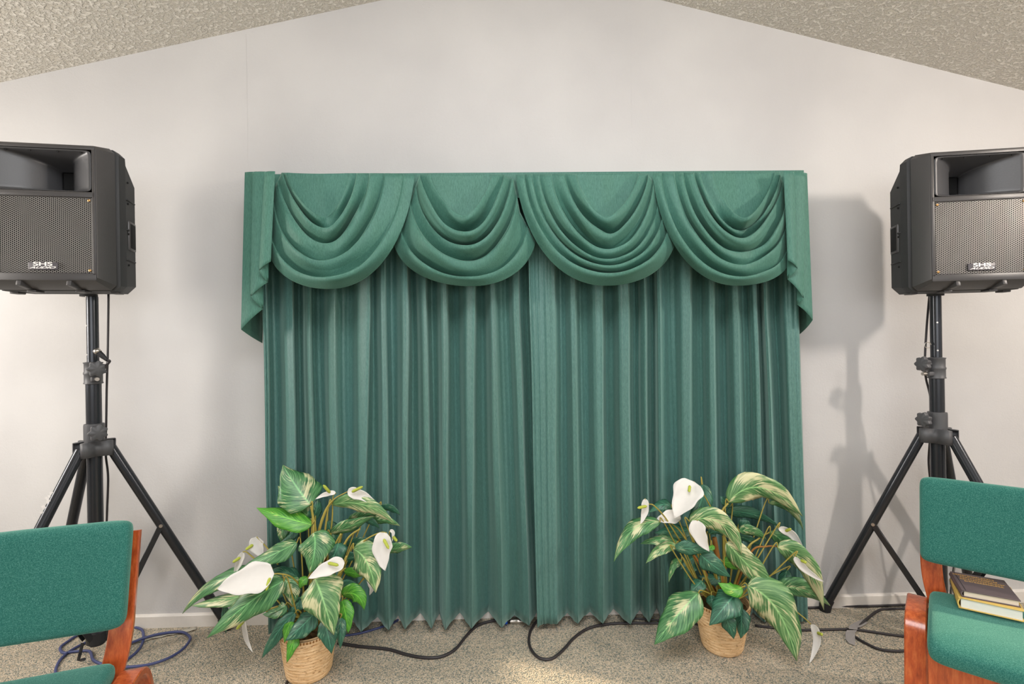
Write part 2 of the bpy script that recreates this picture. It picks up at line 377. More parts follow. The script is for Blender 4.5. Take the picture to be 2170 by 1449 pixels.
# ------------------------------------------------------------------ swag valance
val = thing('swag_valance', 'green swagged valance with four swags and a zigzag jabot at each end', 'valance', (0.13, -0.2, 2.0)); VO = val.location.copy()
VY = -0.205
bm = bmesh.new(); a, b = W(521, 366, VY), W(1705, 366, VY)
box(bm, ((a.x+b.x)/2-VO.x, 0.1, (a.z-0.012)-VO.z), (b.x-a.x-.01, 0.196, 0.012))
box(bm, ((a.x+b.x)/2-VO.x, 0.004, (a.z-0.06)-VO.z), (b.x-a.x, 0.008, 0.11))
obj('mounting_board', bm, M['drape'], val, smooth=False)
def bez(a, b, c, d, t): return a*(1-t)**3+3*b*t*(1-t)**2+3*c*t*t*(1-t)+d*t**3
def swag(Lk, Bk, Rk, nf, yo, seed):
    bm = bmesh.new(); NV, NU = 170, 52; rows = []
    ya = VY-yo; rs = random.Random(seed*13); ws = [rs.uniform(.6, 1.5) for _ in range(nf)]; bnd = [sum(ws[:i_])/sum(ws) for i_ in range(nf+1)]
    for i in range(NV+1):
        v = i/NV; L, B, Rr = interp(Lk, v), interp(Bk, v), interp(Rk, v); row = []
        sag = B.y-min(L.y, Rr.y)
        for j in range(NU+1):
            u = j/NU
            if u <= 0.5:
                t = u*2; dx, dy = B.x-L.x, B.y-L.y; k1 = 0.5 if v > 0.5 else 0.36
                p = bez(L, L+Vector((dx*0.06, dy*k1)), B-Vector((dx*(0.28+0.32*v), 0)), B, t)
            else:
                t = u*2-1; dx, dy = Rr.x-B.x, B.y-Rr.y; k1 = 0.5 if v > 0.5 else 0.36
                p = bez(B, B+Vector((dx*(0.28+0.32*v), 0)), Rr+Vector((-dx*0.06, dy*k1)), Rr, t)
            ends = math.sin(PI*u)
            v0 = 0.2; vv = (v-v0)/(1-v0)
            warp = (0.075*noise.noise(Vector((u*2.0+seed*3.1, vv*1.6, seed*1.7)))+0.035*noise.noise(Vector((u*5+seed, vv*4, seed))))*ends*min(1, max(0, vv)*6)*min(1, (1-vv)*6)
            rel = 0.0; dz = 0.0
            if vv > 0 and v < 0.999:
                q_ = min(.9999, max(0.0, vv+warp)); fi = max(i_ for i_ in range(nf) if bnd[i_] <= q_); fr_ = (q_-bnd[fi])/(bnd[fi+1]-bnd[fi]); wd_ = (bnd[fi+1]-bnd[fi])*nf
                amp = (0.020+0.055*ends)*(0.55+0.45*wd_)*max(.18, 0.85+1.3*noise.noise(Vector((seed*5+fi*2.7, u*2.6+fi, 2))))
                rel = (math.sin(fr_/.10*PI/2) if fr_ < .10 else math.cos((fr_-.10)/.90*PI/2)**1.15)*amp
                dz = 0.006*math.exp(-((fr_-.10)/.08)**2)*ends
            bulge = 0.045*min(1, v*1.5)*ends**0.8
            wr = 0.011*noise.noise(Vector((u*5+seed*7, v*7, 1.5)))*ends*min(1, v*3)
            y = ya-rel-bulge-wr-0.004
            q = W(p.x, p.y, y); q.z += dz
            row.append(q-VO)
        rows.append(row)
    grid(bm, rows); return obj('swag', bm, M['drape'], val, angle=60, solid=0.0015)
swag([(0, (612, 366)), (.22, (606, 366)), (.4, (597, 366)), (.58, (584, 392)), (.75, (578, 450)), (1, (572, 538))],
     [(0, (676, 368)), (.2, (688, 462)), (.4, (690, 506)), (.6, (692, 541)), (.8, (692, 572)), (1, (698, 612))],
     [(0, (735, 367)), (.22, (742, 367)), (.4, (765, 367)), (.58, (795, 367)), (.75, (825, 367)), (1, (879, 370))], 5, 0.030, 1)
swag([(0, (918, 370)), (.22, (912, 370)), (.42, (890, 370)), (.6, (878, 400)), (.8, (860, 455)), (1, (836, 520))],
     [(0, (975, 371)), (.2, (983, 458)), (.4, (981, 492)), (.6, (986, 530)), (.8, (992, 572)), (1, (1000, 606))],
     [(0, (1032, 370)), (.22, (1042, 370)), (.42, (1068, 371)), (.6, (1088, 380)), (.8, (1102, 450)), (1, (1135, 512))], 5, 0.008, 2)
swag([(0, (1228, 369)), (.2, (1222, 369)), (.35, (1200, 369)), (.5, (1174, 369)), (.65, (1146, 369)), (.82, (1117, 369)), (1, (1093, 371))],
     [(0, (1286, 369)), (.2, (1285, 460)), (.36, (1287, 498)), (.52, (1290, 528)), (.68, (1290, 552)), (.84, (1290, 577)), (1, (1284, 605))],
     [(0, (1345, 369)), (.2, (1352, 369)), (.35, (1372, 369)), (.5, (1382, 380)), (.65, (1392, 420)), (.82, (1410, 475)), (1, (1430, 514))], 6, 0.019, 8)
swag([(0, (1518, 366)), (.2, (1512, 366)), (.35, (1488, 366)), (.5, (1462, 366)), (.65, (1440, 366)), (.82, (1412, 366)), (1, (1383, 368))],
     [(0, (1575, 367)), (.2, (1577, 463)), (.36, (1574, 490)), (.52, (1572, 524)), (.68, (1575, 550)), (.84, (1572, 578)), (1, (1563, 605))],
     [(0, (1632, 366)), (.2, (1640, 366)), (.35, (1652, 366)), (.5, (1661, 395)), (.65, (1666, 450)), (.82, (1668, 500)), (1, (1672, 556))], 6, 0.030, 4)
def jabot(tops, bots, deps):
    """zigzag of folded strips: plan polyline at top and hem (px), depth of each fold"""
    bm = bmesh.new(); NR = 26; rows = []
    for i in range(NR+1):
        s = i/NR; row = []
        for k in range(len(tops)-1):
            n = 6
            for j in range(n+(1 if k == len(tops)-2 else 0)):
                u = j/n
                tp = Vector(tops[k]).lerp(Vector(tops[k+1]), u); bt = Vector(bots[k]).lerp(Vector(bots[k+1]), u)
                d = deps[k]*(1-u)+deps[k+1]*u
                A = W(tp.x, tp.y, d); B = W(bt.x, bt.y, d)
                q = A.lerp(B, s); q.y -= 0.004*math.sin(PI*u)+0.012*s*math.sin(PI*u)*(0.5)
                row.append(q-VO)
        rows.append(row)
    grid(bm, rows); return obj('jabot', bm, M['drape'], val, angle=30, solid=0.0015)
jabot([(583, 363), (561, 364), (574, 364), (536, 364), (552, 364), (519, 365), (566, 372)],
      [(574, 554), (549, 573), (568, 598), (531, 628), (558, 654), (511, 698), (556, 727)],
      [-0.305, -0.298, -0.272, -0.266, -0.238, -0.230, -0.02])
jabot([(1660, 363), (1682, 364), (1670, 364), (1706, 366), (1690, 366), (1710, 367), (1668, 375)],
      [(1669, 551), (1690, 569), (1668, 591), (1703, 632), (1689, 645), (1722, 678), (1690, 712)],
      [-0.305, -0.298, -0.272, -0.266, -0.238, -0.230, -0.02])

# ------------------------------------------------------------------ speakers
def text_mesh(s, size, sx=1.0, shear=0.0, ext=0.0006):
    cu_ = bpy.data.curves.new('t', 'FONT'); cu_.body = s; cu_.size = size; cu_.align_x = 'CENTER'; cu_.extrude = ext; cu_.shear = shear; cu_.offset = size*0.022
    o = bpy.data.objects.new('t', cu_); C.objects.link(o); dg = bpy.context.evaluated_depsgraph_get()
    me = bpy.data.meshes.new_from_object(o.evaluated_get(dg)); bpy.data.objects.remove(o)
    bm = bmesh.new(); bm.from_mesh(me); bpy.data.meshes.remove(me)
    bm.transform(Matrix.Diagonal((sx, 1, 1, 1))); return bm
def speaker(label, loc, rot):
    t = thing('loudspeaker', label, 'loudspeaker', loc, rot, 'loudspeakers on tripod stands')
    def outline(a, z0, z1, c, y, tc=None):
        tc = tc or c
        return [Vector(p) for p in ((-a+c, y, z0), (a-c, y, z0), (a, y, z0+c), (a, y, z1-tc), (a-tc, y, z1), (-a+tc, y, z1), (-a, y, z1-tc), (-a, y, z0+c))]
    bm = bmesh.new()                                  # front bezel: chamfered sides
    V = grid(bm, [outline(.173, .033, .528, .008, -.25), outline(.176, .030, .532, .010, -.247), outline(.200, .004, .545, .016, -.190), outline(.202, .002, .547, .018, -.184), outline(.196, .006, .540, .018, -.183), outline(.196, .006, .54, .018, -.17)], closed=True)
    for cx, cz, sx, sz in ((0, .0445, .346, .027), (0, .349, .346, .020), (0, .5225, .346, .013), (-.166, .285, .016, .47), (.166, .285, .016, .47)):
        box(bm, (cx, -.2445, cz), (sx-.004, .012, sz), bev=.002)
    obj('front_bezel', bm, M['black'], t, angle=30)
    bm = bmesh.new()                                  # rear shell
    V = grid(bm, [outline(.192, .006, .540, .02, -.176), outline(.207, .000, .548, .02, -.168), outline(.209, .0, .548, .02, -.13), outline(.208, .0, .525, .022, -.125), outline(.196, .0, .47, .03, -.04), outline(.13, .01, .43, .03, .03)], closed=True)
    bm.faces.new(V[-1]); sh = obj('rear_shell', bm, M['blackm'], t, angle=30)
    for sd in (-1, 1):
        for z in (.13, .25, .37):
            bm = bmesh.new(); box(bm, (sd*.2015, -.085, z), (.010, .085, .006), Euler((0, 0, sd*R(9))), .002); obj('rib', bm, M['blackm'], sh)
        for z in (.11, .235, .355, .44):
            bm = bmesh.new(); lathe(bm, [(.004, 0), (.004, .004), (.002, .005)], (sd*.205, -.11, z), 10, (sd, 0, 0)); obj('screw', bm, M['hole'], sh)
        bm = bmesh.new(); box(bm, (sd*.1985, -.075, .23), (.014, .07, .12), Euler((0, 0, sd*R(9))), .006); h = obj('handle', bm, M['black'], t)
        bm = bmesh.new(); box(bm, (sd*.2015, -.075, .23), (.012, .052, .10), Euler((0, 0, sd*R(9))), .004); obj('recess_shade', bm, M['hole'], h)  # near-black block, slightly proud; its colour stands in for shade inside the handle
    bm = bmesh.new(); rows = []                       # horn
    for i in range(17):
        s = i/16; y = -.249+.15*(1-s); hx = .024+.134*(s**2.2*0.8+s*0.2); hz = .034+.042*s**.8; c = .437; row = []
        for k in range(64):
            a = 2*PI*k/64; ca, sa = math.cos(a), math.sin(a); e = 0.13
            row.append(Vector((hx*abs(ca)**e*(1 if ca >= 0 else -1), y, c+hz*abs(sa)**e*(1 if sa >= 0 else -1))))
        rows.append(row)
    V = grid(bm, rows, closed=True); obj('horn', bm, M['horn'], t, angle=45, solid=.002)
    bm = bmesh.new(); box(bm, (0, -.097, .437), (.06, .004, .09)); obj('throat_shade', bm, M['hole'], t)  # near-black plate; shade inside the throat is put into its colour
    for x in (-.12, -.045, .045, .12):
        bm = bmesh.new(); lathe(bm, [(.004, 0), (.004, .003)], (x, -.238, .509), 10, (0, -1, -.6)); obj('bolt_hole_shade', bm, M['hole'], t)  # near-black discs in place of holes, their shade put into the colour
    bm = bmesh.new(); p = .0072; hx, z0, z1 = .157, .058, .338            # perforated steel sheet, hexagonal holes
    cx, cz = p*math.sqrt(3)/2, p
    ny = int((z1-z0)/cz)+1; nx = int(2*hx/cx)+1; rr = p*.40; Rr = p/math.sqrt(3); cache = {}
    def vert(x, z):
        k = (round(x, 5), round(z, 5))
        if k not in cache: cache[k] = bm.verts.new((min(hx, max(-hx, x)), -.246, min(z1, max(z0, z))))
        return cache[k]
    for i in range(nx):
        for j in range(ny):
            x = -hx+(i+.5)*cx; z = z0+(j+.5*(i % 2)+.25)*cz
            if z+Rr > z1+.004: continue
            out = [vert(x+Rr*math.cos(PI/3*k), z+Rr*math.sin(PI/3*k)) for k in range(6)]
            inn = [bm.verts.new((x+rr*math.cos(PI/3*k), -.246, z+rr*math.sin(PI/3*k))) for k in range(6)]
            for k in range(6):
                try: bm.faces.new((out[k], out[(k+1) % 6], inn[(k+1) % 6], inn[k]))
                except ValueError: pass
    g = obj('grille', bm, M['grille'], t, smooth=False)
    bm = bmesh.new(); box(bm, (0, -.232, .197), (.318, .004, .286)); obj('backing_cloth', bm, M['hole'], g)
    for sx in (-1, 1):
        for z in (.068, .328):
            bm = bmesh.new(); lathe(bm, [(.0045, 0), (.0045, .003), (.002, .0045)], (sx*.149, -.246, z), 12, (0, -1, 0)); obj('screw', bm, M['brass'], t)
    bm = bmesh.new(); box(bm, (0, -.2495, .083), (.094, .005, .027), bev=.002); lg = obj('badge', bm, M['logo'], t)
    tag(lg, 'dark badge lettered SHS AUDIO')
    rx = Matrix.Rotation(R(90), 4, 'X')
    bm = text_mesh('SHS', .0195, 1.95); bm.transform(Matrix.Translation((0, -.2522, .0835)) @ rx); obj('lettering', bm, M['white'], lg, smooth=False)
    bm = text_mesh('AUDIO', .0105, 2.35, 0.5); bm.transform(Matrix.Translation((-.002, -.2522, .0735)) @ rx); obj('lettering', bm, M['white'], lg, smooth=False)
    for x in (-.08, .08):
        bm = bmesh.new(); box(bm, (x, -.215, .016), (.016, .07, .022), Euler((R(-12), 0, 0)), .003); box(bm, (x+.003, -.17, -.003), (.030, .045, .008), bev=.002); obj('foot', bm, M['black'], t)
    for x in (-.17, .17):
        bm = bmesh.new(); box(bm, (x, -.12, -.003), (.03, .04, .010), bev=.003); obj('foot', bm, M['black'], t)
    bm = bmesh.new(); lathe(bm, [(.03, -.006), (.03, .004), (.024, .005)], (0, 0, 0), 20); obj('pole_socket', bm, M['blackm'], t)
    return t
LP, RP = Vector((-1.69, -.25, 0)), Vector((1.888, -.25, 0))
speaker('black loudspeaker on the left tripod stand, cut by the left photo edge', (LP.x-.014, LP.y, 1.522), R(9))
speaker('black loudspeaker on the right tripod stand, cut by the right photo edge', (RP.x, RP.y, 1.477), R(-9))

# ------------------------------------------------------------------ tripod stands
def stand(label, P, top, hub, legs, knob_dir, col_top, sticker=None):
    """legs: (angle deg, reach, brace?)"""
    t = thing('speaker_stand', label, 'speaker stand', P)
    Z = Vector((0, 0, 1))
    bm = bmesh.new(); tube(bm, [(0, 0, hub), (0, 0, top-.007)], .0205, 20); up = obj('upper_pole', bm, M['pole'], t)
    bm = bmesh.new(); tube(bm, [(0, 0, .075), (0, 0, col_top)], .0265, 22); obj('lower_pole', bm, M['pole'], t)
    for k in range(3):
        bm = bmesh.new(); lathe(bm, [(.0035, 0), (.0035, .0015)], (.0203*math.sin(.5)*(-1 if P.x > 0 else -1), -.0203*math.cos(.5), col_top+.07+k*.12), 8, (-.4, -1, 0)); obj('pin_hole', bm, M['silver'], up)
    kd = Vector(knob_dir).normalized()
    def knob(z, par):
        bm = bmesh.new(); c = kd*.034+Z*z
        lathe(bm, [(.008, -.01), (.009, .022)], c, 14, kd); 
        lathe(bm, [(.012, .020), (.028, .024), (.031, .032), (.029, .042), (.018, .047), (.006, .048)], c, 48, kd, 7, .13)
        return obj('knob', bm, M['collar'], par)
    bm = bmesh.new(); lathe(bm, [(.0265, -.002), (.033, 0), (.033, .003), (.031, .006), (.031, .036), (.033, .040), (.033, .046), (.0305, .05), (.0305, .082), (.033, .085), (.033, .088), (.022, .09)], (0, 0, col_top-.05), 28)
    x, y = frame_at(kd); box(bm, kd*.036+Z*(col_top-.03), (.03, .03, .018), kd.to_track_quat('X', 'Z').to_euler(), .004)
    cl = obj('clamp_collar', bm, M['collar'], t); knob(col_top+.012, cl)
    bm = bmesh.new(); tube(bm, [kd*.045+Z*(col_top-.03), kd*.07+Z*(col_top-.03)], .0075, 12); obj('bolt', bm, M['silver'], cl)
    bm = bmesh.new(); lathe(bm, [(.028, 0), (.035, .001), (.035, .075), (.034, .083), (.026, .085)], (0, 0, hub), 28); c2 = obj('hub_collar', bm, M['collar'], t); knob(hub+.052, c2)
    # hub bracket: bent sheet wrapping between neighbouring legs
    ang = [R(a) for a, _, _ in legs]; bm = bmesh.new()
    sa = sorted(a % (2*PI) for a in ang)
    for a, b in zip(sa, sa[1:]+[sa[0]+2*PI]):
        row1 = []; n = 10
        for k in range(n+1):
            th = a+(b-a)*k/n; rad = .036+.030*abs(math.cos(PI*k/n))**3
            off = Vector((math.cos(th), math.sin(th), 0))*rad
            dirn = Vector((math.cos(a), math.sin(a), 0)) if k < n/2 else Vector((math.cos(b), math.sin(b), 0))
            perp = Vector((-dirn.y, dirn.x, 0))*(1 if k < n/2 else -1)*.021*(abs(math.cos(PI*k/n))**2)
            row1.append(off+perp)
        grid(bm, [[p+Z*(hub+.012) for p in row1], [p+Z*(hub-.048) for p in row1]])
        grid(bm, [[p*0.45+Z*(hub+.012) for p in row1], [p+Z*(hub+.012) for p in row1]])
    br = obj('hub_bracket', bm, M['collar'], t, angle=35, solid=.003)
    for a in ang:
        for sgn in (-1, 1):
            bm = bmesh.new(); dv = Vector((math.cos(a), math.sin(a), 0)); pv = Vector((-dv.y, dv.x, 0))*sgn
            lathe(bm, [(.006, 0), (.006, .004), (.003, .006)], dv*.052+pv*.022+Z*(hub-.018), 12, pv); obj('bolt', bm, M['silver'], br)
    for i, (a, reach, brt) in enumerate(legs):
        dv = Vector((math.cos(R(a)), math.sin(R(a)), 0)); A = dv*.052+Z*(hub-.018); B = dv*reach+Z*.030
        bm = bmesh.new(); tube(bm, [A, B], .0195, 18); lg = obj('leg', bm, M['pole'], t)
        ax = (B-A).normalized(); bm = bmesh.new()
        tube(bm, [B-ax*.03, B-ax*.005, B+ax*.004, Vector((B.x, B.y, 0.002))+dv*.004], [.0235, .0245, .0265, .024], 16); obj('rubber_foot', bm, M['rubber'], lg)
        mid = A.lerp(B, brt); low = Z*.11+dv*.035
        pv = Vector((-dv.y, dv.x, 0))
        bm = bmesh.new(); q = (low-mid); L = q.length
        rot = q.to_track_quat('X', 'Y'); box(bm, (mid+low)/2+pv*.019, (L, .022, .004), rot.to_euler(), .0015, 1)
        box(bm, (mid+low)/2-pv*.019, (L, .022, .004), rot.to_euler(), .0015, 1); obj('brace', bm, M['pole'], t)
        bm = bmesh.new(); tube(bm, [mid-pv*.026, mid+pv*.026], .007, 12); obj('bolt', bm, M['silver'], lg)
        if sticker is not None and i == sticker:
            bm = bmesh.new(); 
            for k in range(7):
                s = .17+.012*k+random.random()*.006; c = A.lerp(B, s)+Vector((-.35, -1, .1)).normalized()*.0196+Vector((random.uniform(-.009, .009), 0, 0))
                box(bm, c, (.005+random.random()*.008, .0012, .012+random.random()*.014), Euler((0, random.uniform(-.8, .8), .3)))
            tag(obj('sticker_remains', bm, M['white'], lg, smooth=False), 'torn white sticker remains')
    bm = bmesh.new(); lathe(bm, [(.028, 0), (.038, .002), (.038, .045), (.03, .05), (.0265, .052)], (0, 0, .085), 24); obj('brace_collar', bm, M['pole'], t)
    bm = bmesh.new(); box(bm, (-.06, -.012, .05), (.012, .004, .075), Euler((0, .25, 0)), .001); tube(bm, [(-.05, -.02, .02), (-.03, -.03, .03)], .006, 8); obj('spare_strap', bm, M['pole'], t) if P.x < 0 else bm.free()
    return t
stand('black tripod stand under the left loudspeaker, standing behind the left chair', LP, 1.522, .905, [(27.5, .462, .42), (152, .42, .42), (252, .50, .42)], (.75, -.66, 0), 1.205, 2)
stand('black tripod stand under the right loudspeaker, standing behind the right chair', RP, 1.477, .885, [(149, .42, .50), (31, .40, .42), (288, .48, .42)], (-1, -.12, 0), 1.165)

# ------------------------------------------------------------------ chairs
def pad(bm, rows_fn, nx, ny): pass
def strap(bm, path, w, th, axis=Vector((1, 0, 0))):
    """bent plywood strip following path in the yz plane, width along x"""
    path = [Vector(p) for p in path]; rows = []
    for i, p in enumerate(path):
        t = (path[min(i+1, len(path)-1)]-path[max(i-1, 0)]).normalized(); n = t.cross(axis).normalized()
        e = min(th*.3, .003); a, b = axis*(w/2), n*(th/2)
        rows.append([p-a+b-axis*-e, p+a-axis*e+b, p+a+b-n*e, p+a-b+n*e, p+a-b-axis*e, p-a-b+axis*e, p-a-b+n*e, p-a+b-n*e])
    V = grid(bm, rows, closed=True); bm.faces.new(V[0][::-1]); bm.faces.new(V[-1])
def arc_path(pts, rad, n=7):
    """polyline with rounded corners"""
    pts = [Vector(p) for p in pts]; out = [pts[0]]
    for a, b, c in zip(pts, pts[1:], pts[2:]):
        u, v = (a-b).normalized(), (c-b).normalized(); d = min(rad, (a-b).length*.45, (c-b).length*.45)
        for k in range(n+1):
            t = k/n; out.append((b+u*d)*(1-t)**2+b*2*t*(1-t)+(b+v*d)*t*t)
    out.append(pts[-1]); return out
def cushion(bm, W_, L_, T, place, crown=.012, nx=22, ny=16, rad=.05):
    """soft rectangular pad; place(x, s, h): x across, s along 0..1, h thickness offset -> point"""
    rows = []
    N = 64; rings = 9
    # superellipse outline shrink rings top -> side -> bottom
    def ring(k, h):
        out = []
        for i in range(N):
            a = 2*PI*i/N; ca, sa = math.cos(a), math.sin(a); e = .13
            out.append((abs(ca)**e*(1 if ca >= 0 else -1)*k, abs(sa)**e*(1 if sa >= 0 else -1)*k, h))
        return out
    specs = [(1e-3, 1), (.3, 1), (.55, .985), (.75, .95), (.88, .86), (.95, .68), (.985, .42), (1.0, .12), (1.0, -.3), (.985, -.7), (.95, -.9), (.6, -1), (1e-3, -1)]
    for k, h in specs:
        row = []
        for (x, s, hh) in ring(1.0, h):
            kx = 1-(1-k)*1.0; 
            X = x*(W_/2-(1-k)*W_/2 if k < .7 else W_/2-(1-k)*.10); S = s*(L_/2-(1-k)*L_/2 if k < .7 else L_/2-(1-k)*.10)
            if k < .7:
                f_ = k/.7; X = x*(W_/2-.03)*f_; S = s*(L_/2-.03)*f_
            row.append(place(X, .5+S/L_, h*T/2))
        rows.append(row)
    grid(bm, rows, closed=True)
def make_chair(label, loc, rz):
    t = thing('upholstered_chair', label, 'chair', loc, rz, 'green upholstered bentwood chairs')
    rec = R(13)
    def back(x, s, h):                                # s 0 bottom..1 top, slight lumbar curve across x
        z = .555+.268*s; y = .268*s*math.tan(rec)+.010; y -= .028*(1-(2*x/.5)**2)*-1*.35
        return Vector((x, y-h-.014, z+h*math.tan(rec)*.5))
    bm = bmesh.new(); cushion(bm, .50, .268, .046, back); obj('backrest', bm, M['fab'], t, angle=180)
    def seat(x, s, h):                                # s 0 front .. 1 rear
        y = -.315+.335*s; z = .432+.012*s
        if s < .3: z -= .030*((.3-s)/.3)**2
        z += -.010*(1-abs(2*s-1)**2)*(1-(2*x/.48)**2)
        return Vector((x, y, z+h))
    bm = bmesh.new(); cushion(bm, .456, .335, .048, seat); obj('seat', bm, M['fab'], t, angle=180)
    for sd in (-1, 1):
        xs = sd*.223; xi = sd*.198
        bm = bmesh.new(); top = .775
        strap(bm, arc_path([(xs, .220*math.tan(rec)+.062, top), (xs, .045, .50), (xi, .030, .385), (xi, -.25, .372)], .07, 9), .056, .017)
        obj('back_upright', bm, M['wood'], t, angle=30)
        bm = bmesh.new(); xl = sd*.2585
        strap(bm, arc_path([(xl, .215, 0.0), (xl, .045, .422), (xl, -.155, .422), (xl, -.235, .0)], .055, 8), .054, .020)
        obj('leg_frame', bm, M['wood'], t, angle=30)
        bm = bmesh.new(); box(bm, (sd*.2305, -.055, .375), (.003, .12, .05), bev=.003); obj('spacer_block', bm, M['darkwood'], t)
    for sx in (-1, 1): bm = bmesh.new(); box(bm, (sx*.140, -.262, .335), (.175, .018, .10), bev=.004); obj('apron', bm, M['wood'], t)
    bm = bmesh.new(); box(bm, (0, -.245, .325), (.40, .014, .085), bev=.004); obj('cross_rail', bm, M['darkwood'], t)
    bm = bmesh.new(); tube(bm, [(-.23, .02, .355), (.23, .02, .355)], .009, 10); obj('cross_rod', bm, M['silver'], t)
    bm = bmesh.new(); box(bm, (0, -.13, .396), (.34, .22, .012), bev=.003); obj('seat_pan', bm, M['darkwood'], t)
    return t
def place(rz, local, world):
    v = Matrix.Rotation(rz, 3, 'Z') @ Vector((local[0], local[1], 0)); return (world.x-v.x, world.y-v.y, 0)
chL = make_chair('green padded chair at the left photo edge, empty seat, wooden upright on its right', place(R(17), (.25, .045), F(277, 1106, .82)), R(17))
chR = dup(chL); rzR = R(-42.5); chR.location = place(rzR, (-.25, .045), F(1948, 1011, .82)); chR.rotation_euler = (0, 0, rzR)
chR['label'] = 'green padded chair at the right photo edge with two books on its seat'

# ------------------------------------------------------------------ books
def book(label, z0, z1, fl_, rl, fr_, cover, pages, spine_text=False, lines=False):
    A = F(*fl_, z1); B = F(*rl, z1); Cc = F(*fr_, z1)
    ux = (Cc-A).normalized(); uy = Vector((-ux.y, ux.x, 0)); Wd = (Cc-A).length; Dp = max(.05, (B-A).dot(uy))
    t = thing('book', label, 'book', (A.x, A.y, z0), math.atan2(ux.y, ux.x), 'books on the right chair'); h = z1-z0; c = .003
    bm = bmesh.new(); box(bm, (Wd/2, Dp/2, c/2), (Wd, Dp, c), bev=.0008, segs=1); box(bm, (Wd/2, Dp/2, h-c/2), (Wd, Dp, c), bev=.0008, segs=1)
    rows = []
    for y in (0, Dp):
        rows.append([Vector((.003-.006*math.sin(PI*k/6), y, h*k/6)) for k in range(7)])
    rows2 = [[p+Vector((.004, 0, 0)) for p in r_] for r_ in rows]
    grid(bm, [rows[0], rows[1], rows2[1], rows2[0], rows[0]])
    cv = obj('cover', bm, cover, t, angle=40)
    bm = bmesh.new(); box(bm, (Wd/2+.001, Dp/2, h/2), (Wd-.010, Dp-.008, h-2*c)); obj('page_block', bm, pages, t, smooth=False)
    if lines:
        bm = bmesh.new(); rnd = random.Random(3)
        for k, (x0, x1) in enumerate(((.03, .78), (.14, .80), (.12, .92), (.18, .86))):
            x = Wd*x0; y = Dp*(.86-.10*k)
            while x < Wd*x1:
                wl = rnd.uniform(.003, .0055); hh = .0075*(rnd.choice((.9, 1, 1.1)))
                for q in range(rnd.choice((1, 2, 2))):
                    box(bm, (x+wl/2*q, y, h+.0003), (.0016, hh, .0006))
                box(bm, (x+wl/2, y+rnd.choice((-1, 0, 1))*hh*.4, h+.0003), (wl, .0016, .0006)); x += wl+.0017
        tag(obj('gilt_title', bm, M['gold'], cv, smooth=False), 'worn gold title lettering')
        bm = bmesh.new(); box(bm, (.010, Dp/2, h+.0002), (.0012, Dp-.002, .0006)); obj('joint_groove', bm, M['rubber'], cv)
    if spine_text:
        bm = bmesh.new(); rnd = random.Random(5); y = Dp*.30
        while y < Dp*.9:
            box(bm, (-.0036, y, h*.5), (.0008, .004, h*(.18+.2*rnd.random()))); y += rnd.choice((.007, .009, .016))
        obj('spine_print', bm, M['logo'], cv, smooth=False)
    return t
zs = .464
book('thick yellow-covered book lying on the seat under the brown book', zs, zs+.033, (2031, 1265), (1988, 1214), (2172, 1295), M['yellow'], M['pages'], spine_text=True)
book('brown hardback with worn gold lettering on top of the yellow book', zs+.033, zs+.054, (2038, 1250), (1997, 1207), (2164, 1273), M['brown'], M['pages2'], lines=True)

# ------------------------------------------------------------------ cables, tape, connector
def cable(name, label, pts, r, mat, cat='cable', n=10):
    bm = bmesh.new(); sp = spline(pts, n); o = Vector(sp[0]); tube(bm, [p-o for p in sp], r, 8); ob = obj(name, bm, mat, None, angle=180, loc=o); return tag(ob, label, cat)
fp = lambda L, r: [F(x, y, r) for x, y in L]
cable('floor_cable', 'black cable curving over the carpet from the left basket to the blue connector', fp([(716, 1362), (760, 1369), (820, 1375), (860, 1386), (898, 1393), (935, 1391), (965, 1375), (990, 1345), (1012, 1325), (1045, 1315), (1075, 1312)], .0065), .0062, M['cable'])
cable('floor_cable', 'dark looped cable from the curtain centre toward the right basket', fp([(1160, 1295), (1141, 1312), (1125, 1335), (1121, 1362), (1132, 1385), (1150, 1396), (1172, 1394), (1195, 1375), (1218, 1350), (1250, 1330), (1300, 1321), (1380, 1320), (1450, 1321)], .0062), .006, M['cable'])
cable('floor_cable', 'thin cable running close under the curtain hem to the right basket', fp([(1330, 1309), (1370, 1312), (1420, 1316), (1460, 1319), (1490, 1326)], .005), .0045, M['cable'])
cable('floor_cable', 'blue cable end between the left basket and the curtain hem', fp([(700, 1350), (726, 1347), (760, 1342), (800, 1331), (835, 1318), (850, 1308)], .005), .005, M['bluecable'])
cable('floor_cable', 'long blue-grey cable coiled in loops around the left tripod', fp([(255, 1330), (275, 1327), (300, 1334), (304, 1352), (298, 1370), (285, 1385), (262, 1402), (240, 1412), (200, 1400), (190, 1380), (160, 1380), (135, 1383), (128, 1372), (145, 1358), (175, 1342), (240, 1334), (250, 1336), (225, 1345), (180, 1362), (150, 1378), (130, 1395), (120, 1412), (119, 1428), (135, 1447)], .006), .0055, M['bluecable'])
cable('floor_cable', 'blue cable loop over the pale tape strip beside the left chair', fp([(235, 1378), (270, 1365), (310, 1350), (350, 1341), (385, 1339), (402, 1349), (400, 1360), (385, 1377), (355, 1395), (315, 1408), (270, 1413), (230, 1412), (215, 1416)], .014), .0058, M['bluecable'])
cable('floor_cable', 'black cable lying along the baseboard behind the right tripod foot', fp([(1700, 1287), (1730, 1287), (1760, 1284), (1840, 1284), (1925, 1281), (1990, 1280)], .0065), .006, M['cable'])
cable('floor_cable', 'black cable running beneath the grey tape toward the right chair legs', fp([(1600, 1325), (1680, 1334), (1735, 1334), (1785, 1333), (1815, 1334), (1870, 1342), (1925, 1349), (1985, 1353)], .0062), .0055, M['cable'])
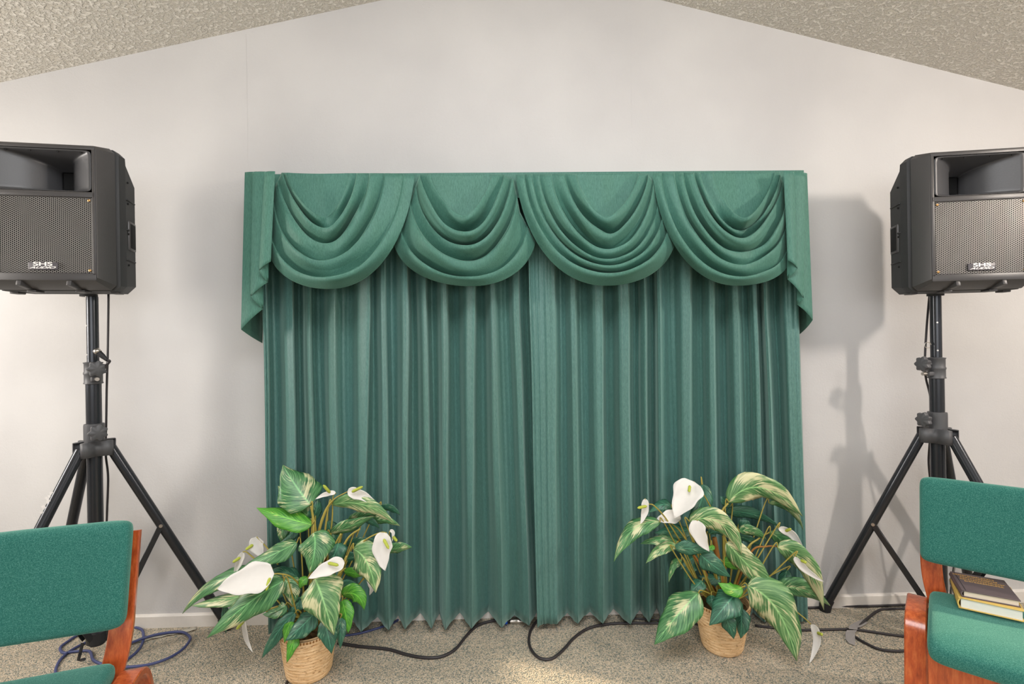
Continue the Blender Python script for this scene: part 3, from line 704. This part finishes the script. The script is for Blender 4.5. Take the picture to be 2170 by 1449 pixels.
cable('floor_cable', 'black cable bending from the grey tape up to the baseboard', fp([(1800, 1347), (1818, 1330), (1835, 1313), (1860, 1294), (1880, 1290), (1925, 1289), (1980, 1287)], .006), .0055, M['cable'])
cable('floor_cable', 'black cable loop in front of the grey tape, ending behind the right chair leg', fp([(1806, 1345), (1830, 1360), (1860, 1374), (1890, 1379), (1920, 1378), (1950, 1368)], .006), .0055, M['cable'])
cable('floor_cable', 'short dark cable leaving the bottom photo edge beside the left basket', fp([(616, 1420), (612, 1435), (604, 1455)], .005), .005, M['cable'])
def hang(px0, pts, label, mid_y):
    cable('speaker_cable', label, [W(x, y, d) for x, y, d in pts], .0042, M['cable'])
hang(0, [(230, 622, -.20), (229, 700, -.20), (228, 760, -.205), (226, 830, -.205), (225, 900, -.20), (224, 960, -.19), (229, 1010, -.18), (227, 1080, -.17), (225, 1150, -.16), (226, 1240, -.14), (226, 1322, -.1)], 'thin black cable hanging beside the left tripod pole', 0)
hang(0, [(1970, 620, -.20), (1964, 690, -.21), (1960, 760, -.215), (1962, 800, -.215), (1972, 845, -.21), (1973, 900, -.2), (1970, 940, -.19), (1968, 980, -.18), (1972, 1030, -.17), (1975, 1120, -.16), (1976, 1200, -.14), (1978, 1280, -.1)], 'thin black cable hanging beside the right tripod pole', 0)
# spare cable plug clipped to left pole
t = thing('audio_plug', 'silver-tipped black plug on a cable tail by the left pole clamp', 'plug', W(228, 765, -.29)); o = t.location.copy()
a, b = W(207, 745, -.29), W(227, 763, -.285); bm = bmesh.new(); tube(bm, [a-o, a.lerp(b, .5)-o, b-o], [.011, .010, .006], 14); obj('sleeve', bm, M['rubber'], t)
bm = bmesh.new(); ax = (a-b).normalized(); tube(bm, [a-ax*.006-o, a+ax*.010-o], .0115, 16, cap=False); obj('shell', bm, M['silver'], t, solid=.002)
bm = bmesh.new(); tube(bm, spline([b-o, W(232, 765, -.28)-o, W(228, 771, -.28)-o, W(219, 783, -.28)-o, W(212, 790, -.285)-o], 5), .0055, 8); obj('tail', bm, M['cable'], t)
bm = bmesh.new(); tube(bm, [W(1966+7*math.cos(k/10*5.2+1), 731+6*math.sin(k/10*5.2+1), -.24) - W(1966, 731, -.24) for k in range(11)], .0016, 6)
tag(obj('pin_ring', bm, M['silver'], None, loc=W(1966, 731, -.262)), 'small silver wire ring hanging beside the right pole above the clamp', 'ring')
# XLR connector on floor
a, b = F(1064, 1316, .012), F(1108, 1316, .012); t = thing('audio_connector', 'silver cable connector with a blue collar lying at the curtain hem', 'connector', (a.x, a.y, 0)); o = t.location.copy(); d = (b-a); 
bm = bmesh.new(); tube(bm, [a-o, a+d*.1-o, a+d*.26-o], [.008, .012, .0125], 16); obj('blue_collar', bm, M['blue'], t)
bm = bmesh.new(); tube(bm, [a+d*.26-o, a+d*.40-o], .0095, 16); obj('black_ring', bm, M['rubber'], t)
bm = bmesh.new(); tube(bm, [a+d*.40-o, a+d*.72-o, a+d*.74-o, a+d*.86-o, a+d*1.0-o], [.0105, .0105, .0115, .0105, .006], 16); obj('shell', bm, M['silver'], t)
def ribbon(name, label, L, w, mat, z=.004, lift=None):
    bm = bmesh.new(); pts = [F(x, y, z+(lift[i] if lift else 0)) for i, (x, y) in enumerate(L)]; rows = []; o = pts[0].copy(); sp = spline(pts, 5)
    for i, p in enumerate(sp):
        tt = (sp[min(i+1, len(sp)-1)]-sp[max(i-1, 0)]).normalized(); s = Vector((-tt.y, tt.x, 0)).normalized()
        rows.append([p-o-s*w/2+Vector((0, 0, .002*math.sin(i*1.7))), p-o, p-o+s*w/2+Vector((0, 0, .002*math.sin(i*2.3+1)))])
    grid(bm, rows); return tag(obj(name, bm, mat, None, solid=.0008, loc=o), label, 'tape')
ribbon('tape_strip', 'pale crumpled tape strip on the carpet under the blue cable loop', [(255, 1368), (300, 1355), (340, 1346), (380, 1338), (416, 1331)], .028, M['clear'], .006)
bm = bmesh.new(); o = F(1812, 1330, 0)
for poly, zz in (([(835, 620), (905, 685), (790, 750), (740, 755), (610, 725), (690, 680)], (.006, .006, .010, .014, .018, .008)), ([(610, 725), (745, 755), (740, 792), (600, 780)], (.018, .014, .016, .018)), ([(575, 800), (735, 800), (700, 850), (705, 890), (700, 1050), (600, 1010), (545, 940), (548, 830)], (.020, .018, .016, .012, .004, .004, .006, .014))):
    bm.faces.new([bm.verts.new(F(1720+u/7.63, 1230+v/7.63, z)-o) for (u, v), z in zip(poly, zz)])
tag(obj('tape_strip', bm, M['tape'], None, solid=.0008, smooth=False, loc=o), 'grey tape folded over cables on the carpet left of the right chair', 'tape')

# ------------------------------------------------------------------ plants
def leaf_mesh(base, mid, tip, wpx, tw, kind='leaf', seed=0, droop=0.0):
    """base, mid, tip: points; width in metres; tw: turn about the rib (deg)"""
    bm = bmesh.new(); NT_, NS = 18, 8; rows = []; uvs = []
    rnd = random.Random(seed)
    ctrl = mid*2-(base+tip)*.5
    for i in range(NT_+1):
        t = i/NT_; p = base*(1-t)**2+ctrl*2*t*(1-t)+tip*t*t
        tg = ((ctrl-base)*(1-t)+(tip-ctrl)*t).normalized()
        view = (CAM-p).normalized(); s = tg.cross(view).normalized(); n = s.cross(tg).normalized()
        q = Matrix.Rotation(R(tw), 3, tg); s = q @ s; n = q @ n
        if kind == 'leaf': w_ = (math.sin(PI*min(1, t**.72))**.85)*(1-t*.10)
        else: w_ = (math.sin(PI*min(1, t**.62))**.72)
        if t > .93: w_ *= max(.0, (1-t)/.07)**.5
        w_ = max(w_, .015)
        hw = wpx/2*w_/max(.35, math.cos(R(tw)))
        row = []; uv = []
        for j in range(NS+1):
            a = -1+2*j/NS
            e = 1+(.07*math.sin(t*15+seed+a*2) if abs(a) > .9 else 0)
            h = -.22*hw*a*a + (.0 if kind != 'leaf' else .06*hw*math.sin((t-abs(a)*.22)*2*PI*7)*abs(a)*(1-abs(a)*.3))
            h += .10*hw*math.sin(t*9+seed*1.3)*a*abs(a)
            if kind != 'leaf': h = .28*hw*a*a+.05*hw*math.sin(t*8+seed)*a
            row.append(p+s*(hw*a*e)+n*h); uv.append((j/NS, t))
        rows.append(row); uvs.append(uv)
    grid(bm, rows, uvs); return bm
def plant(label, pot_px, pot_y, pot_r0, pot_r1, pot_h, leaves, flowers, stems, ox, oy, sc, crown_px, soil_seed):
    base = F(*pot_px, 0.0); base.z = 0; base.y = pot_y
    base = Vector((F(pot_px[0], pot_px[1], 0).x, pot_y, 0))
    t = thing('potted_lily', label, 'potted plant', base)
    PX = lambda u, v: (ox+u/sc, oy+v/sc)
    # basket: coiled rope rows
    bm = bmesh.new(); rows = []; nr = 60; n = 56; el = 0.86
    for i in range(nr+1):
        s = i/nr; r = pot_r0+(pot_r1-pot_r0)*s**.85; 
        if s < .06: r *= .93+.07*(s/.06)
        r += .0016*abs(math.sin(s*PI*15)); z = pot_h*s
        rows.append([Vector((r*math.cos(a)*(1+.010*noise.noise(Vector((a*3, z*30, soil_seed)))), r*math.sin(a), z+.004*math.sin(a*2+1)*s)) for a in [2*PI*k/n for k in range(n)]])
    V = grid(bm, rows, closed=True); bm.faces.new(V[0][::-1])
    rows = [[Vector((p.x*k, p.y*k, z)) for p in rows[-1]] for k, z in ((1, pot_h), (.95, pot_h+.002), (.92, pot_h-.006), (.92, pot_h-.05))]
    grid(bm, rows, closed=True); bk = obj('basket', bm, M['basket'], t, angle=60)
    bm = bmesh.new()
    for k in range(60):                               # overcast stitches round the rim
        a = 2*PI*k/60; box(bm, (pot_r1*math.cos(a)*1.003, pot_r1*math.sin(a)*1.003, pot_h-.006+.004*math.sin(a*2+1)), (.003, .005, .009), Euler((0, 0, a)), .001, 1)
    obj('rim_stitching', bm, M['brownstem'], bk)
    bm = bmesh.new(); rows = []
    for i in range(8):
        rr = pot_r1*.93*i/7+.0005; rows.append([Vector((rr*math.cos(a), rr*math.sin(a), pot_h-.03+.018*noise.noise(Vector((rr*60*math.cos(a), rr*60*math.sin(a), soil_seed)))+.02*(1-i/7))) for a in [2*PI*k/36 for k in range(36)]])
    grid(bm, rows, closed=True); tag(obj('soil', bm, M['soil'], t), kind='stuff')
    crown = Vector((0, 0, pot_h-.02))
    def pt(u, v, dy): return W(*PX(u, v), pot_y+dy)-base
    def stem(pts, r=.0027, mat='stem', name='stem'):
        bm = bmesh.new(); sp = spline(pts, 6); n_ = len(sp); tube(bm, sp, [r*(1.25-.5*i/n_) for i in range(n_)], 7); return obj(name, bm, M[mat], t, angle=180)
    for i, L in enumerate(leaves):
        (b, m_, tp, wd, mat, yb, yt) = L[:7]; tw = L[7] if len(L) > 7 else 22
        B = pt(b[0], b[1], yb); T_ = pt(tp[0], tp[1], yt); Mi = pt(m_[0], m_[1], (yb+yt)/2-.01)
        Zs = (pot_y+(yb+yt)/2+DIST)
        o_ = obj('leaf', leaf_mesh(B+base, Mi+base, T_+base, wd/sc*Zs/FPX, tw, 'leaf', i*1.7+soil_seed), M[mat], t, angle=180, solid=.0008)
        for v in o_.data.vertices: v.co -= base
        # petiole up from the crown
        up = Vector((B.x*.45, B.y*.45, max(B.z*.55, pot_h+.05) if B.z > pot_h+.08 else pot_h+.045)); a0 = random.uniform(0, 6.28); c0 = crown+Vector((math.cos(a0), math.sin(a0), 0))*.02
        d_ = (Mi-B).normalized(); stem([c0, up, B-d_*.012, B+d_*.004])
    for i, Fw in enumerate(flowers):
        (b, m_, tp, wd, yb, yt, sa, sb) = Fw[:8]
        B, Mi, T_ = pt(*b, yb), pt(*m_, (yb+yt)/2), pt(*tp, yt); Zs = pot_y+(yb+yt)/2+DIST
        fo = obj('flower', leaf_mesh(B+base, Mi+base, T_+base, wd/sc*Zs/FPX, 15, 'spathe', i*2.3), M['spathe'], t, angle=180, solid=.0008)
        for v in fo.data.vertices: v.co -= base
        if sa:
            A_, S_ = pt(*sa, (yb)-.012), pt(*sb, yb-.035); bm = bmesh.new()
            tube(bm, [A_, A_.lerp(S_, .15), A_.lerp(S_, .85), S_], [.0035, .0062, .0056, .002], 10); obj('spadix', bm, M['spadix'], fo)
        if len(Fw) > 8 and Fw[8]:
            stem([pt(u, v, dy) for u, v, dy in Fw[8]]+[B], .0028)
        else:
            stem([crown+Vector((random.uniform(-.02, .02), random.uniform(-.02, .02), 0)), Vector((B.x*.45, B.y*.4, max(pot_h+.06, B.z*.6))), B+Vector((0, .004, .012)), B], .0028)
    for pts, r, mat in stems: stem([pt(*p) for p in pts], r, mat)
    return t
V_, S_, D_, B_ = 'leafv', 'leafs', 'leafd', 'leafb'
left_leaves = [
 ((855, 325), (775, 225), (680, 75), 265, V_, .00, .05, 12), ((868, 400), (770, 345), (650, 205), 165, S_, .03, .06), ((850, 430), (890, 355), (898, 285), 80, D_, .03, .04),
 ((865, 450), (700, 405), (515, 343), 135, B_, -.01, -.03), ((690, 430), (675, 500), (668, 555), 75, V_, .08, .06), ((770, 455), (720, 520), (660, 560), 75, D_, .08, .06),
 ((985, 325), (1190, 325), (1380, 440), 100, S_, .0, -.03, 30), ((1085, 440), (1200, 390), (1335, 360), 70, V_, .06, .05, 35), ((1290, 340), (1360, 350), (1415, 390), 45, D_, .08, .07, 40),
 ((972, 505), (1110, 455), (1250, 395), 78, V_, .02, .0, 35), ((1195, 430), (1310, 420), (1416, 458), 55, V_, .07, .05, 35), ((1170, 425), (1230, 430), (1288, 475), 45, D_, .05, .04, 40),
 ((872, 495), (880, 600), (848, 755), 215, V_, -.06, -.11, 15), ((772, 560), (610, 640), (405, 735), 118, V_, -.02, -.05, 28), ((1030, 560), (1010, 620), (970, 695), 120, D_, .0, -.03, 20),
 ((1120, 600), (1210, 690), (1262, 875), 195, S_, -.03, -.09, 22), ((1075, 580), (1170, 560), (1285, 555), 62, D_, .07, .06, 35), ((1300, 625), (1400, 595), (1492, 590), 68, V_, .06, .05, 30),
 ((600, 735), (280, 800), (48, 1008), 95, V_, .03, .05, 35), ((570, 870), (330, 915), (108, 958), 85, S_, .02, .03, 35), ((690, 800), (480, 930), (203, 1160), 190, V_, -.09, -.14, 20),
 ((690, 790), (730, 860), (742, 960), 115, V_, -.03, -.05, 20), ((700, 950), (640, 990), (552, 1010), 80, V_, -.02, .0, 30), ((880, 785), (925, 900), (1000, 1140), 262, S_, -.12, -.17, 12),
 ((760, 1000), (650, 1120), (548, 1288), 95, D_, -.06, -.08, 25), ((880, 1000), (800, 1085), (695, 1175), 135, D_, -.10, -.13, 22), ((740, 1050), (705, 1110), (690, 1190), 65, B_, -.07, -.10, 30),
 ((765, 1140), (735, 1210), (705, 1315), 72, B_, -.10, -.13, 20), ((930, 1040), (960, 1130), (985, 1258), 125, D_, -.11, -.15, 15), ((1040, 1030), (1040, 1120), (1040, 1228), 70, D_, -.08, -.11, 20),
 ((1050, 920), (1075, 1020), (1090, 1128), 100, B_, -.05, -.08, 20), ((1045, 890), (1140, 890), (1190, 985), 105, B_, -.02, -.04, 28), ((1030, 850), (1110, 840), (1192, 892), 70, D_, .0, -.01, 30),
 ((790, 790), (700, 745), (600, 735), 85, D_, .02, .0, 30), ((1060, 740), (1130, 755), (1192, 772), 60, B_, .03, .04, 30), ((840, 780), (800, 810), (790, 850), 60, B_, -.05, -.06, 20),
 ((960, 420), (1000, 520), (1060, 600), 90, D_, .10, .10, 20), ((700, 860), (620, 880), (540, 900), 80, D_, .05, .06, 30), ((1000, 700), (1090, 660), (1180, 660), 90, D_, .06, .05, 30), ((800, 900), (760, 960), (700, 1030), 90, D_, .0, -.02, 20),
 ((310, 940), (318, 1050), (322, 1128), 45, D_, .03, .03, 30),
]
left_flowers = [
 ((625, 757), (455, 800), (268, 852), 178, -.11, -.14, (598, 782), (574, 862), [(800, 840, -.03), (730, 775, -.08), (660, 757, -.10)]),
 ((1068, 685), (960, 725), (838, 787), 92, -.14, -.16, (965, 690), (1028, 704), None),
 ((1330, 500), (1305, 610), (1322, 738), 118, -.06, -.08, (1312, 540), (1345, 600), [(1140, 590, -.02), (1220, 530, -.04), (1295, 498, -.05)]),
 ((1084, 242), (1170, 262), (1280, 325), 66, -.02, -.02, (1115, 242), (1180, 210), [(905, 500, .0), (945, 370, .0), (1000, 290, -.01)]),
 ((1012, 250), (950, 258), (882, 290), 30, .02, .02, (975, 248), (934, 200), [(975, 560, .02), (990, 400, .02), (995, 275, .02)]),
 ((515, 525), (520, 590), (560, 650), 80, .04, .03, (492, 575), (445, 606), [(650, 700, .02), (610, 630, .03), (550, 560, .04)]),
 ((428, 620), (405, 690), (370, 768), 42, .04, .04, (412, 655), (364, 685), [(560, 700, .02), (500, 660, .03), (450, 620, .04)]),
 ((440, 1045), (448, 1150), (492, 1252), 28, -.04, -.05, (436, 1050), (388, 1106), [(650, 960, -.03), (560, 990, -.03), (470, 1020, -.04)]),
 ((1210, 788), (1238, 835), (1222, 892), 38, .05, .05, None, None, None),
 ((1350, 490), (1372, 500), (1362, 560), 22, -.03, -.03, (1372, 525), (1395, 552), [(1300, 620, .0), (1340, 540, -.01)]),
]
left_stems = [([(870, 1010, -.02), (905, 760, .0), (890, 520, .0), (868, 395, .0), (856, 330, .0)], .0055, 'stem'), ([(900, 1000, 0), (890, 700, .02), (905, 500, .0), (945, 370, .0), (985, 305, .0)], .006, 'stem'),
 ([(930, 1000, 0), (960, 680, .0), (1010, 570, .0), (1045, 505, .0)], .0045, 'stem'), ([(920, 1000, 0), (1000, 690, .0), (1055, 590, .0), (1100, 520, .0), (1165, 475, .0)], .0045, 'stem'),
 ([(900, 1010, 0), (940, 800, .02), (950, 690, .02), (955, 600, .02)], .010, 'brownstem'), ([(960, 950, 0), (1005, 800, -.02), (1050, 740, -.02), (1075, 720, -.02)], .003, 'stem')]
right_leaves = [
 ((812, 262), (1030, 165), (1300, 352), 185, S_, .0, -.02, 22), ((1075, 265), (1210, 300), (1305, 442), 58, V_, .04, .03, 35), ((795, 330), (960, 335), (1155, 425), 80, D_, .07, .06, 30),
 ((555, 385), (760, 395), (902, 605), 150, S_, -.08, -.13, 22), ((372, 390), (190, 440), (64, 650), 118, V_, -.04, -.07, 25), ((490, 520), (360, 505), (238, 532), 70, V_, -.01, -.02, 35),
 ((480, 540), (370, 565), (274, 660), 75, S_, -.05, -.08, 30), ((462, 560), (570, 565), (700, 590), 92, D_, -.10, -.12, 25), ((630, 600), (705, 665), (830, 750), 135, D_, -.10, -.13, 15),
 ((800, 520), (960, 690), (1155, 895), 160, S_, -.09, -.14, 18), ((775, 650), (860, 665), (960, 705), 85, B_, -.04, -.05, 25), ((1085, 450), (1200, 540), (1312, 655), 90, V_, -.02, -.03, 25),
 ((1130, 552), (1310, 660), (1440, 965), 150, S_, -.06, -.09, 20), ((1145, 830), (1290, 830), (1482, 938), 125, V_, -.03, -.06, 30), ((935, 805), (1130, 960), (1262, 1298), 275, S_, -.13, -.20, 12),
 ((905, 815), (835, 830), (746, 785), 92, B_, -.14, -.15, 15), ((622, 850), (480, 1000), (330, 1190), 215, V_, -.11, -.16, 15), ((860, 860), (800, 930), (690, 1065), 190, D_, -.13, -.17, 12),
 ((790, 1000), (820, 1070), (850, 1155), 100, D_, -.14, -.16, 15), ((895, 950), (900, 1050), (895, 1152), 105, D_, -.12, -.14, 15), ((645, 770), (610, 805), (565, 850), 95, D_, -.05, -.06, 20),
 ((705, 865), (705, 910), (715, 965), 78, D_, -.07, -.09, 15), ((510, 640), (455, 670), (424, 785), 55, V_, -.03, -.04, 30), ((600, 660), (560, 690), (535, 770), 80, D_, .03, .03, 25),
 ((445, 300), (380, 275), (288, 332), 78, D_, .03, .03, 30), ((640, 140), (630, 270), (540, 405), 130, D_, .06, .05, 15), ((885, 455), (970, 450), (1068, 508), 72, V_, .0, -.01, 30),
 ((580, 440), (450, 450), (330, 460), 95, D_, .06, .06, 30), ((900, 790), (990, 745), (1090, 800), 85, D_, .0, -.01, 25), ((760, 740), (700, 760), (620, 740), 80, D_, -.01, .0, 25),
 ((890, 420), (925, 400), (960, 430), 60, D_, .08, .08, 20), ((830, 290), (790, 250), (760, 220), 60, D_, .05, .05, 20), ((880, 480), (960, 510), (1040, 545), 50, D_, .03, .02, 30),
 ((690, 470), (730, 450), (780, 480), 60, D_, -.02, -.03, 25), ((700, 540), (690, 560), (640, 590), 50, B_, -.03, -.04, 20), ((960, 700), (1010, 720), (1050, 790), 90, D_, .04, .03, 20),
 ((1200, 700), (1180, 800), (1200, 900), 90, D_, .03, .0, 20), ((640, 600), (560, 640), (500, 700), 70, D_, .05, .05, 25),
]
right_flowers = [
 ((590, 125), (535, 225), (462, 362), 180, -.05, -.08, (562, 152), (556, 192), [(770, 470, .0), (710, 315, .0), (640, 190, -.03)]),
 ((268, 235), (268, 320), (238, 402), 48, -.06, -.07, (278, 285), (220, 297), [(500, 515, -.02), (400, 360, -.04), (325, 280, -.06), (290, 270, -.06)]),
 ((500, 345), (420, 360), (340, 378), 88, -.02, -.03, None, None, [(550, 525, -.02), (490, 440, -.02), (440, 390, -.02)]),
 ((615, 378), (625, 470), (690, 582), 102, -.14, -.16, None, None, [(600, 560, -.10), (580, 470, -.12), (590, 390, -.13)]),
 ((1140, 432), (1240, 480), (1312, 605), 52, -.04, -.05, (1190, 448), (1224, 433), None),
 ((1250, 615), (1320, 700), (1442, 782), 46, -.11, -.13, (1290, 640), (1325, 655), None),
 ((1355, 1058), (1395, 1160), (1342, 1318), 50, -.10, -.12, (1398, 1115), (1432, 1126), [(930, 830, -.06), (1180, 925, -.08), (1290, 1000, -.09)]),
]
right_stems = [([(790, 900, 0), (745, 640, .0), (722, 490, .0)], .012, 'brownstem'), ([(770, 900, 0), (735, 740, -.02), (725, 640, -.02)], .004, 'stem'), ([(800, 890, 0), (790, 600, .02), (770, 345, .0), (812, 265, .0)], .005, 'stem'),
 ([(760, 900, 0), (650, 700, .0), (590, 610, .0), (570, 560, .0)], .006, 'brownstem'), ([(820, 900, 0), (930, 580, .0), (1010, 500, .0), (1085, 455, .0)], .004, 'stem'), ([(830, 900, 0), (960, 590, -.01), (1060, 550, -.03), (1130, 548, -.05)], .004, 'brownstem')]
plant('left variegated peace lily with white blooms in a straw basket by the curtain', (655, 1425), -.36, .082, .108, .185, left_leaves, left_flowers, left_stems, 370, 960, 2.962, (870, 1050), 2)
plant('right variegated peace lily with white blooms in a straw basket by the curtain', (1536, 1378), -.28, .078, .112, .195, right_leaves, right_flowers, right_stems, 1280, 980, 3.09, (800, 900), 5)
